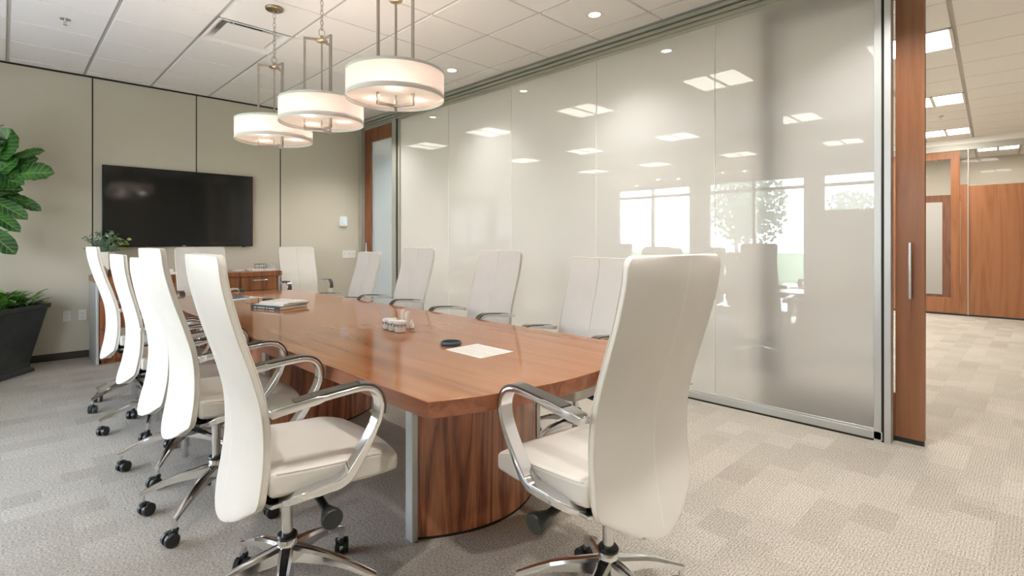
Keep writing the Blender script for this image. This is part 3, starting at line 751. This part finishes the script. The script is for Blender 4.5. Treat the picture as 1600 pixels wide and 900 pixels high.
# ================================================================= PENDANT LIGHTS
def make_pendant():
    r = thing('pendant_light', 'x', 'pendant lamp')
    R, H = .28, .155      # origin: centre of the shade
    g = G(); g.rings([[(R*math.cos(a*PI/32), R*math.sin(a*PI/32), z) for a in range(64)] for z in (-H/2, H/2)], close_ends=False)
    sh = g.out('lamp_shade', 'lamp_shade', r, smooth=True)
    for z0, z1 in ((-H/2-.001, -H/2+.014), (H/2-.014, H/2+.001)):
        g = G(); g.rings([[((R+d)*math.cos(a*PI/32), (R+d)*math.sin(a*PI/32), z) for a in range(64)] for z, d in ((z0, .0015), (z1, .0015), (z1, -.0015), (z0, -.0015))], loop=True, close_ends=False)
        g.out('shade_trim', 'shade_band', sh, smooth=True)
    g = G(); g.lathe([(.274, -.055), (.274, -.051)], 48); g.out('diffuser', 'lamp_diffuser', r, smooth=True, angle=50)
    for k in range(3):
        a = math.radians(30+120*k); ca, sa = math.cos(a), math.sin(a); q = .112
        g = G(); s = .0075
        sec = [(-s, -s), (s, -s), (s, s), (-s, s)]
        M = Matrix.Rotation(a, 4, 'Z')
        g.box(0.0, q+s, -s, s, .495, .51, M=M); g.box(q-s, q+s, -s, s, -.115, .51, M=M); g.box(0, q+s, -s, s, -.122, -.107, M=M)
        g.out('bracket', 'nickel', r, bevel=.0015)
        g = G(); b = Vector((.15*math.cos(a+1), .15*math.sin(a+1), -.005)); g.lathe([(.008, -.02), (.022, -.005), (.026, .012), (.014, .035), (.012, .05)], 14, c=b); g.out('bulb', 'trim_white', r, smooth=True)
        l = bpy.data.lights.new('bulb_light', 'POINT'); l.energy = PEND; l.color = WARM; l.shadow_soft_size = .03
        lo = bpy.data.objects.new('bulb_light', l); COL.objects.link(lo); lo.parent = r; lo.location = b+Vector((0, 0, -.024))
    g = G(); g.lathe([(.01, .485), (.035, .49), (.04, .498), (.012, .506), (.010, .53)], 24); g.out('hub', 'bronze', r, smooth=True, angle=50)
    g = G(); g.tube([(.022*math.cos(a*PI/10), 0, .55+.028*math.sin(a*PI/10)) for a in range(20)], .0028, 6, loop=True); g.out('loop', 'nickel', r, smooth=True)
    g = G(); g.tube([(0, 0, -.11), (0, 0, .49)], .006, 8); g.out('stem', 'nickel', r, smooth=True)
    return r
PEND = 4.0
pend = [(1.655, 2.598, 2.155), (1.602, 3.445, 2.145), (1.533, 4.124, 2.11)]
plabels = ['drum pendant lamp nearest the camera, largest in view, above the near table half', 'middle one of the three drum pendant lamps over the table', 'drum pendant lamp farthest from the camera, in front of the panelled wall']
pr = make_pendant()
pcopies = [pr, copy_tree(pr), copy_tree(pr)]
for i, (x, y, z) in enumerate(pend):
    o = pcopies[i]
    o.location = (x, y, z); o.rotation_euler.z = [.47, .09, .17][i]; tag(o, plabels[i], 'pendant lamp', 'drum pendant lamps over the conference table')
    # chain and canopy, their length depends on the hanging height
    z1 = CZ-z; g = G(); zz = .585; k = 0
    while zz < z1-.035:
        ax = k % 2; P = []
        for a in range(16):
            c, s = math.cos(a*PI/8), math.sin(a*PI/8); P.append((.0095*c if ax else 0, 0 if ax else .0095*c, zz+.021*s))
        g.tube(P, .0026, 6, loop=True); zz += .034; k += 1
    g.tube([(0, 0, z1-.045), (0, 0, z1-.02)], .006, 8)
    g.out('chain', 'nickel', o, smooth=True)
    g = G(); g.lathe([(.012, z1-.034), (.014, z1-.022), (.058, z1-.019), (.065, z1-.014), (.067, z1-.0005), (.02, z1-.0005)], 32); g.out('canopy', 'bronze', o, smooth=True, angle=50)

# ================================================================= CEILING FITTINGS
def make_down():
    r = thing('downlight', 'x', 'ceiling light')
    g = G(); g.lathe([(.045, -.001), (.068, -.004), (.073, -.001), (.072, 0), (.044, 0)], 32); g.out('trim_ring', 'trim_white', r, smooth=True)
    g = G(); g.lathe([(.046, -.0015), (.001, -.0018)], 32, closed=False); g.out('lens', 'downlight_lens', r)
    l = bpy.data.lights.new('downlight_beam', 'SPOT'); l.energy = DOWN; l.color = (1, .96, .91); l.spot_size = 1.9; l.spot_blend = .8; l.shadow_soft_size = .05
    lo = bpy.data.objects.new('downlight_beam', l); COL.objects.link(lo); lo.parent = r; lo.location = (0, 0, -.01)
    return r
DOWN = 100
dn = make_down()
dl = [(3.427, 2.48, 'recessed round downlight near the glass wall, nearer one'), (3.449, 4.328, 'recessed round downlight near the glass wall, behind the nearest pendant shade'),
      (3.44, .65, 'recessed round downlight above the glass opening'), (3.45, 6.15, 'recessed round downlight close to the wooden door corner'),
      (-.3, .65, 'added unseen fill downlight along the window wall, nearest the camera'), (1.6, -.6, 'added unseen fill downlight behind the camera'), (1.55, .35, 'added unseen fill downlight above the near head chair')]  # the three on this line are added out-of-view fill for the near side
for i, (x, y, lab) in enumerate(dl):
    o = dn if i == 0 else copy_tree(dn); o.location = (x, y, CZ); tag(o, lab, 'ceiling light', 'recessed round downlights')
def make_troffer():
    r = thing('ceiling_troffer', 'x', 'ceiling light')
    g = G(); w_ = .298
    for (a, b, c, d) in ((-w_, w_, -w_, -w_+.022), (-w_, w_, w_-.022, w_), (-w_, -w_+.022, -w_, w_), (w_-.022, w_, -w_, w_)): g.box(a, b, c, d, -.008, .002)
    g.box(-w_, w_, -.018, .018, -.012, .002)
    g.out('frame', 'trim_white', r)
    for s in (-1, 1):
        g = G(); g.box(-.276, .276, s*.147-.128, s*.147+.128, -.004, 0); g.out('lens', 'troffer_lens', r)
    l = bpy.data.lights.new('troffer_light', 'AREA'); l.energy = TROF; l.color = (1, .96, .90); l.shape = 'SQUARE'; l.size = .55
    lo = bpy.data.objects.new('troffer_light', l); COL.objects.link(lo); lo.parent = r; lo.location = (0, 0, -.016); lo.visible_glossy = False
    return r
TROF = 14
tf = make_troffer()
pos = {5.62: 'nearest the glass', 8.14: 'in the middle row of the hall', 10.67: 'in the row by the far wood wall', 5.88: 'nearest the glass', 8.41: 'in the middle row of the hall', 10.94: 'in the row by the far wood wall', 13.4: 'in the office past the far wall'}
py_ = {.835: 'in the opening column', .963: 'in the opening column', 1.091: 'in the opening column', .92: 'in the opening column', .6: 'seen over the wood panel', 2.44: 'first column behind the glass', 4.22: 'second column behind the glass', 6.1: 'third column behind the glass', 7.75: 'last column behind the glass'}
for i, (x, y) in enumerate(TROFF):
    o = tf if i == 0 else copy_tree(tf); o.location = (x, y, HZ); o.rotation_euler.z = math.radians(2.9) if y < 2 else 0; tag(o, 'lit ceiling panel %s, %s' % (pos[x], py_[y]), 'ceiling light', 'square lit ceiling panels of the hall')
# supply air diffuser in the tile grid
vx, vy = GX+2.5*T, GY-3.5*T
vt = thing('air_vent', 'square plaque air diffuser set in the ceiling left of the pendants', 'vent', (vx, vy, CZ))
g = G(); a, b_ = .30, .225
def ringq(h, z): return [(-h, -h, z), (h, -h, z), (h, h, z), (-h, h, z)]
g.rings([ringq(.30, .0), ringq(.285, -.003), ringq(.275, .0), ringq(.2, .085), ringq(.195, .09)], close_ends=False); g.out('housing', 'ceiling_tile', vt)
g = G(); g.box(-.2, .2, -.2, .2, .088, .095); g.box(-.315, .315, -.315, .315, .1, .11)
for q in ((-.315, -.302, -.315, .315), (.302, .315, -.315, .315), (-.315, .315, -.315, -.302), (-.315, .315, .302, .315)): g.box(*q, .013, .1)
g.out('backing', 'tee', vt)
g = G(); g.lathe([(.14, .08), (.14, .087)], 32); g.out('duct_mouth', 'duct', vt)
g = G(); g.hull8([(-.21, -.21, .008), (.21, -.21, .008), (.21, .21, .008), (-.21, .21, .008)], [(-.21, -.21, .014), (.21, -.21, .014), (.21, .21, .014), (-.21, .21, .014)])
for s in (-.14, .14):
    for q in (-.14, .14): g.box(s-.004, s+.004, q-.004, q+.004, .014, .088)
g.out('plaque', 'ceiling_tile', vt)
def sprinkler(loc, lab):
    r = thing('sprinkler', lab, 'sprinkler', loc, 0, 'ceiling sprinkler heads')
    g = G(); g.lathe([(.010, 0), (.035, 0), (.036, -.004), (.012, -.006)], 24); g.out('escutcheon', 'steel', r, smooth=True)
    g = G(); g.lathe([(.008, -.004), (.008, -.03), (.004, -.034)], 12); g.lathe([(.003, -.045), (.016, -.047), (.016, -.049), (.003, -.05)], 14); g.tube([(.008, 0, -.02), (.011, 0, -.035), (.003, 0, -.047)], .0018, 5); g.tube([(-.008, 0, -.02), (-.011, 0, -.035), (-.003, 0, -.047)], .0018, 5)
    g.out('nozzle', 'steel', r, smooth=True)
sprinkler((.377, 5.50, CZ), 'small sprinkler head in the ceiling above the plant corner')
sprinkler((9.45, 1.0, HZ), 'small sprinkler head in the hall ceiling seen through the opening')

# ================================================================= ON THE TABLE
simple('printed_sheet', 'single printed sheet of paper lying flat on the near half of the table', 'paper', (1.630, 1.842, TH), 'paper', lambda g: g.box(-.102, .102, -.128, .128, 0, .0012), bevel=0)
ps = bpy.data.objects['printed_sheet']
g = G()
for k in range(9):
    for c in (-.045, .045): g.box(c-.038, c+.038, -.11+.025*k, -.104+.025*k, .0012, .0015)
g.out('text_lines', 'print', ps)
pk = thing('black_disc', 'round black mesh disc with blue rim beside the printed sheet', 'coaster', (1.625, 2.045, TH))
g = G(); g.lathe([(.046, 0), (.052, .004), (.053, .012), (.050, .017), (.045, .0175), (.045, .0145), (.001, .0145)], 36, closed=False); g.out('rim', 'puck_rim', pk, smooth=True, angle=50)
g = G()
for k in range(-6, 7):
    h = math.sqrt(.043**2-(k*.0068)**2); g.box(k*.0068-.0012, k*.0068+.0012, -h, h, .0145, .0165); g.box(-h, h, k*.0068-.0012, k*.0068+.0012, .0145, .0165)
g.out('mesh', 'puck', pk)
# jars of chalk / candles
jg = 'small white jars in the middle of the table'
def jar(x, y, s, lab, first=[None]):
    if first[0] is None:
        r = thing('glass_jar', lab, 'jar', (x, y, TH), 0, jg)
        g = G(); g.lathe([(.027, 0), (.030, .003), (.030, .045), (.026, .05), (.001, .05)], 24); g.out('body', 'tumbler_glass', r, smooth=True, angle=50)
        g = G(); g.lathe([(.001, .002), (.0265, .003), (.0265, .030), (.001, .031)], 20); g.out('filling', 'candle', r, smooth=True, angle=50)
        g = G(); g.lathe([(.028, .043), (.031, .045), (.031, .056), (.027, .059), (.001, .059)], 24); g.out('lid', 'paper_white', r, smooth=True, angle=50)
        g = G()
        for k in range(10): a = 2*PI*k/10; g.box(.0302, .0312, -.003, .003, .030, .041, M=Matrix.Rotation(a, 4, 'Z'))
        g.out('label_marks', 'clear_label', r); first[0] = r
    else:
        r = copy_tree(first[0]); r.location = (x, y, TH); tag(r, lab, 'jar', jg)
    r.scale = (s, s, s)
jar(1.640, 2.529, 1.12, 'white-filled glass jar nearest the camera in the cluster')
jar(1.643, 2.603, 1.05, 'white-filled glass jar in the middle of the jar row')
jar(1.650, 2.672, 1.05, 'white-filled glass jar at the back left of the jar row')
cg = 'white candles standing by the jars'
def candle(h, r): return lambda g: g.lathe([(r*.9, 0), (r, .002), (r, h-.003), (r*.85, h), (.0012, h), (.0012, h+.006), (.0004, h+.007)], 18)
simple('pillar_candle', 'tall slim white candle, left one of the pair behind the jars', 'candle', (1.760, 2.680, TH), 'candle', candle(.100, .0125), group=cg, bevel=0)
simple('pillar_candle', 'tall slim white candle, right one of the pair behind the jars', 'candle', (1.745, 2.608, TH), 'candle', candle(.100, .0125), group=cg, bevel=0)
simple('votive_candle', 'short white candle between the jar row and the tall candles', 'candle', (1.715, 2.70, TH), 'candle', candle(.055, .017), group=cg, bevel=0)
sb = thing('small_bottle', 'tiny white dispenser bottle at the right of the candles', 'bottle', (1.725, 2.536, TH))
g = G(); g.lathe([(.013, 0), (.014, .003), (.014, .036), (.010, .042), (.006, .045)], 18); g.out('body', 'candle', sb, smooth=True, angle=50)
g = G(); g.lathe([(.0085, .043), (.0085, .052), (.003, .056), (.002, .062), (.0005, .064)], 14); g.out('cap', 'paper_white', sb, smooth=True, angle=50)
g = G(); g.lathe([(.0142, .006), (.0146, .007), (.0146, .013), (.0142, .014)], 18); g.out('band', 'clear_label', sb)
# books
bang = math.atan2(-.308, .103)
def book(name, lab, loc, rot, L, W, H, cover, group=None, cat='book'):
    r = thing(name, lab, cat, loc, rot, group); e = .003
    g = G(); g.box(-L/2, L/2, 0, W, 0, .0025); g.box(-L/2, L/2, 0, W, H-.0025, H); g.box(-L/2, L/2, -.002, .001, 0, H); g.out('cover', cover, r, bevel=.0008)
    g = G(); g.box(-L/2+e, L/2-e, .001, W-.003, .0025, H-.0025); g.out('pages', 'page', r)
    return r
bx, by = 1.455, 4.10
b1 = book('hardcover_book', 'dark teal hardcover book at the bottom of the pile on the table', (bx, by, TH), bang, (.325), .26, .024, 'book_teal')
g = G()
for k in range(22):
    if k in (3, 12, 15): continue
    g.box(-.125+.0105*k, -.118+.0105*k, -.0028, -.0018, .006, .013)
g.out('spine_title', 'paper_white', b1)
mg = 'magazines piled on the hardcover book'
book('magazine', 'pale magazine directly on top of the teal hardcover', (bx+.03, by-.0, TH+.024), bang+.06, .30, .26, .009, 'magazine', mg, 'magazine')
book('magazine', 'pale magazine second up on the teal hardcover, slightly turned', (bx+.05, by+.01, TH+.033), bang-.04, .29, .24, .008, 'magazine', mg, 'magazine')
book('magazine', 'topmost magazine of the pile, with dark sketchy marks', (bx+.07, by+.01, TH+.041), bang+.10, .28, .22, .006, 'paper', mg, 'magazine')
m3 = bpy.data.objects['magazine.002']; g = G()
for k in range(5): g.box(-.10+.03*k, -.09+.035*k, .10+.012*k, .103+.014*k, .006, .0064)
g.out('print_marks', 'slot', m3)
cb = thing('card_box', 'small cream box tied with cord behind the pile of magazines', 'box', (1.545, 4.60, TH), .25)
g = G(); g.box(-.055, .055, -.03, .03, 0, .042); g.out('carton', 'box_card', cb, bevel=.003)
g = G(); g.box(.012, .017, -.031, .031, -.0, .043); g.out('cord', 'twine', cb)
simple('black_coaster', 'small black round coaster right of the cream box', 'coaster', (1.69, 4.70, TH), 'puck', lambda g: g.lathe([(.045, 0), (.047, .004), (.046, .012), (.02, .016)], 24), bevel=0)
simple('document_folder', 'white folder sheet under the blue booklet on the far table half', 'folder', (1.55, 5.02, TH), 'paper_white', lambda g: g.box(-.16, .16, -.13, .13, 0, .004), rotz=.3)
simple('booklet', 'dark blue booklet on the white folder on the far table half', 'booklet', (1.53, 5.06, TH+.004), 'blue_cover', lambda g: g.box(-.10, .10, -.07, .07, 0, .006), rotz=.35)

# ================================================================= PLANTER AND FIG
fx, fy = -.08, 6.72
fa = math.atan2(.79, .6)
fg = thing('potted_fig', 'fiddle-leaf fig in a tall dark tapered square planter at the left frame edge', 'plant', (fx, fy, 0))
def sq(h, z): return [Matrix.Rotation(fa, 3, 'Z') @ Vector(p) for p in ((-h, -h, z), (h, -h, z), (h, h, z), (-h, h, z))]
g = G(); g.rings([sq(.225, 0), sq(.225, .03), sq(.205, .045), sq(.205, .075), sq(.198, .085), sq(.295, .60), sq(.31, .605), sq(.315, .65), sq(.285, .65), sq(.27, .60)], close_ends=False)
g.out('planter', 'planter', fg, bevel=.004, angle=30)
for k in range(4):   # raised border of each face
    pass
g = G(); g.rings([sq(.274, .61), sq(.274, .615)]); g.out('soil', 'soil', fg)
trunk = [(0, 0, .6), (-.02, .01, 1.0), (.01, 0, 1.35), (-.03, .02, 1.8), (-.05, 0, 2.25)]
g = G(); g.tube(smoothpath(trunk, 5), .014, 8)
g.tube(smoothpath([(0, 0, 1.1), (.06, -.05, 1.5), (.05, -.1, 1.9)], 5), .009, 6)
g.out('trunk', 'bark', fg, smooth=True)
g = G()
LV = [((-.02, 2.0), (.05, 2.29), .25), ((-.1, 2.05), (.02, 2.2), .2), ((.08, 2.04), (.29, 2.14), .11), ((-.04, 1.90), (.24, 2.07), .23), ((.06, 1.88), (.36, 1.93), .23), ((-.12, 1.78), (.10, 2.05), .17),
      ((-.16, 1.72), (.14, 1.76), .18), ((-.02, 1.71), (.28, 1.57), .13), ((-.1, 1.66), (.18, 1.48), .15), ((-.12, 1.56), (.13, 1.36), .13), ((-.14, 1.40), (.10, 1.15), .18), ((-.14, 1.74), (.15, 1.66), .14),
      ((-.05, 1.86), (.15, 1.80), .16), ((-.15, 1.95), (.12, 1.88), .2), ((-.15, 1.62), (.09, 1.60), .15), ((-.1, 1.5), (.05, 1.44), .12)]
for k, ((x0, z0), (x1, z1), wd) in enumerate(LV):
    yy = -.12+.04*(k % 4)
    leaf(g, (x0-fx, yy+.05, z0), (x1-fx, yy-.06, z1), wd, up=(-.2, -1, .75), cup=.25, droop=.10, n=12, m=6, shape=1.3, pw=.5)
for k in range(46):
    a = random.uniform(0, 2*PI); z = random.uniform(1.25, 2.35); L = random.uniform(.16, .26); r0 = .03
    dx, dy = math.cos(a), math.sin(a)
    if fx+dx*(r0+L) > .08: continue
    if fy+dy*(r0+L) > YB-.03: L = (YB-.05-fy)/max(dy, .3)-r0
    leaf(g, (dx*r0, dy*r0, z), (dx*(r0+L), dy*(r0+L), z+random.uniform(-.06, .12)), random.uniform(.10, .17), cup=.25, droop=.15, n=8, m=4, shape=1.25)
o = g.out('foliage', 'fig_leaf', fg, smooth=True, angle=80)
lp = thing('leafy_underplanting', 'low bright green leafy plants filling the top of the dark planter', 'plant', (fx, fy, .615))
g = G()
for k in range(260):
    q = Matrix.Rotation(fa, 3, 'Z') @ Vector((random.uniform(-.24, .24), random.uniform(-.24, .24), 0)); a = math.atan2(q.y, q.x)+random.uniform(-.7, .7); L = random.uniform(.08, .13)
    h = random.uniform(.01, .14); el = random.uniform(.0, 1.0)
    tip = (q.x+math.cos(a)*L*math.cos(el), q.y+math.sin(a)*L*math.cos(el), h+L*math.sin(el))
    if fy+tip[1] > YB-.03: continue
    leaf(g, (q.x, q.y, h*.8), tip, random.uniform(.045, .075), cup=.3, droop=.28, n=7, m=4)
for k in range(4): leaf(g, (.03+.02*k, -.05, .05), (.05+.03*k-.06, -.1, .26-.03*k), .05, up=(0, -1, .2), n=6, m=2)
g.out('foliage', 'low_leaf', lp, smooth=True, angle=80)

# ================================================================= OUTSIDE TREES (seen through the windows, mirrored in the glass wall)
def tree(x, y, h, lab):
    r = thing('garden_tree', lab, 'tree', (x, y, -.12), 0, 'trees outside the windows')
    g = G(); g.tube(smoothpath([(0, 0, 0), (.05, .1, h*.3), (-.1, .05, h*.6), (0, 0, h*.85)], 4), .09, 8); g.out('trunk', 'bark', r, smooth=True)
    g = G()
    for k in range(900):
        u = random.gauss(0, 1), random.gauss(0, 1), random.gauss(0, 1); n_ = math.sqrt(sum(c*c for c in u)); q = random.random()**.4
        c = Vector((u[0]/n_*h*.30*q, u[1]/n_*h*.30*q, h*.62+u[2]/n_*h*.36*q)); s = .12
        d1_ = Vector((random.uniform(-1, 1), random.uniform(-1, 1), random.uniform(-1, 1))).normalized()*s; d2_ = d1_.orthogonal().normalized()*s*.6
        g.b.faces.new([g.b.verts.new(c+d1_), g.b.verts.new(c+d2_), g.b.verts.new(c-d1_), g.b.verts.new(c-d2_)])
    g.out('foliage', 'tree_leaf', r)
tree(-12, 7.5, 4.2, 'garden tree outside, nearest the second window')
tree(-15, 5.0, 3.4, 'garden tree outside, smaller one further from the terrace')
tree(-14, 2.2, 4.0, 'garden tree outside beyond the first window')
tree(-16, 9.5, 5.0, 'garden tree outside, tallest, farthest left')
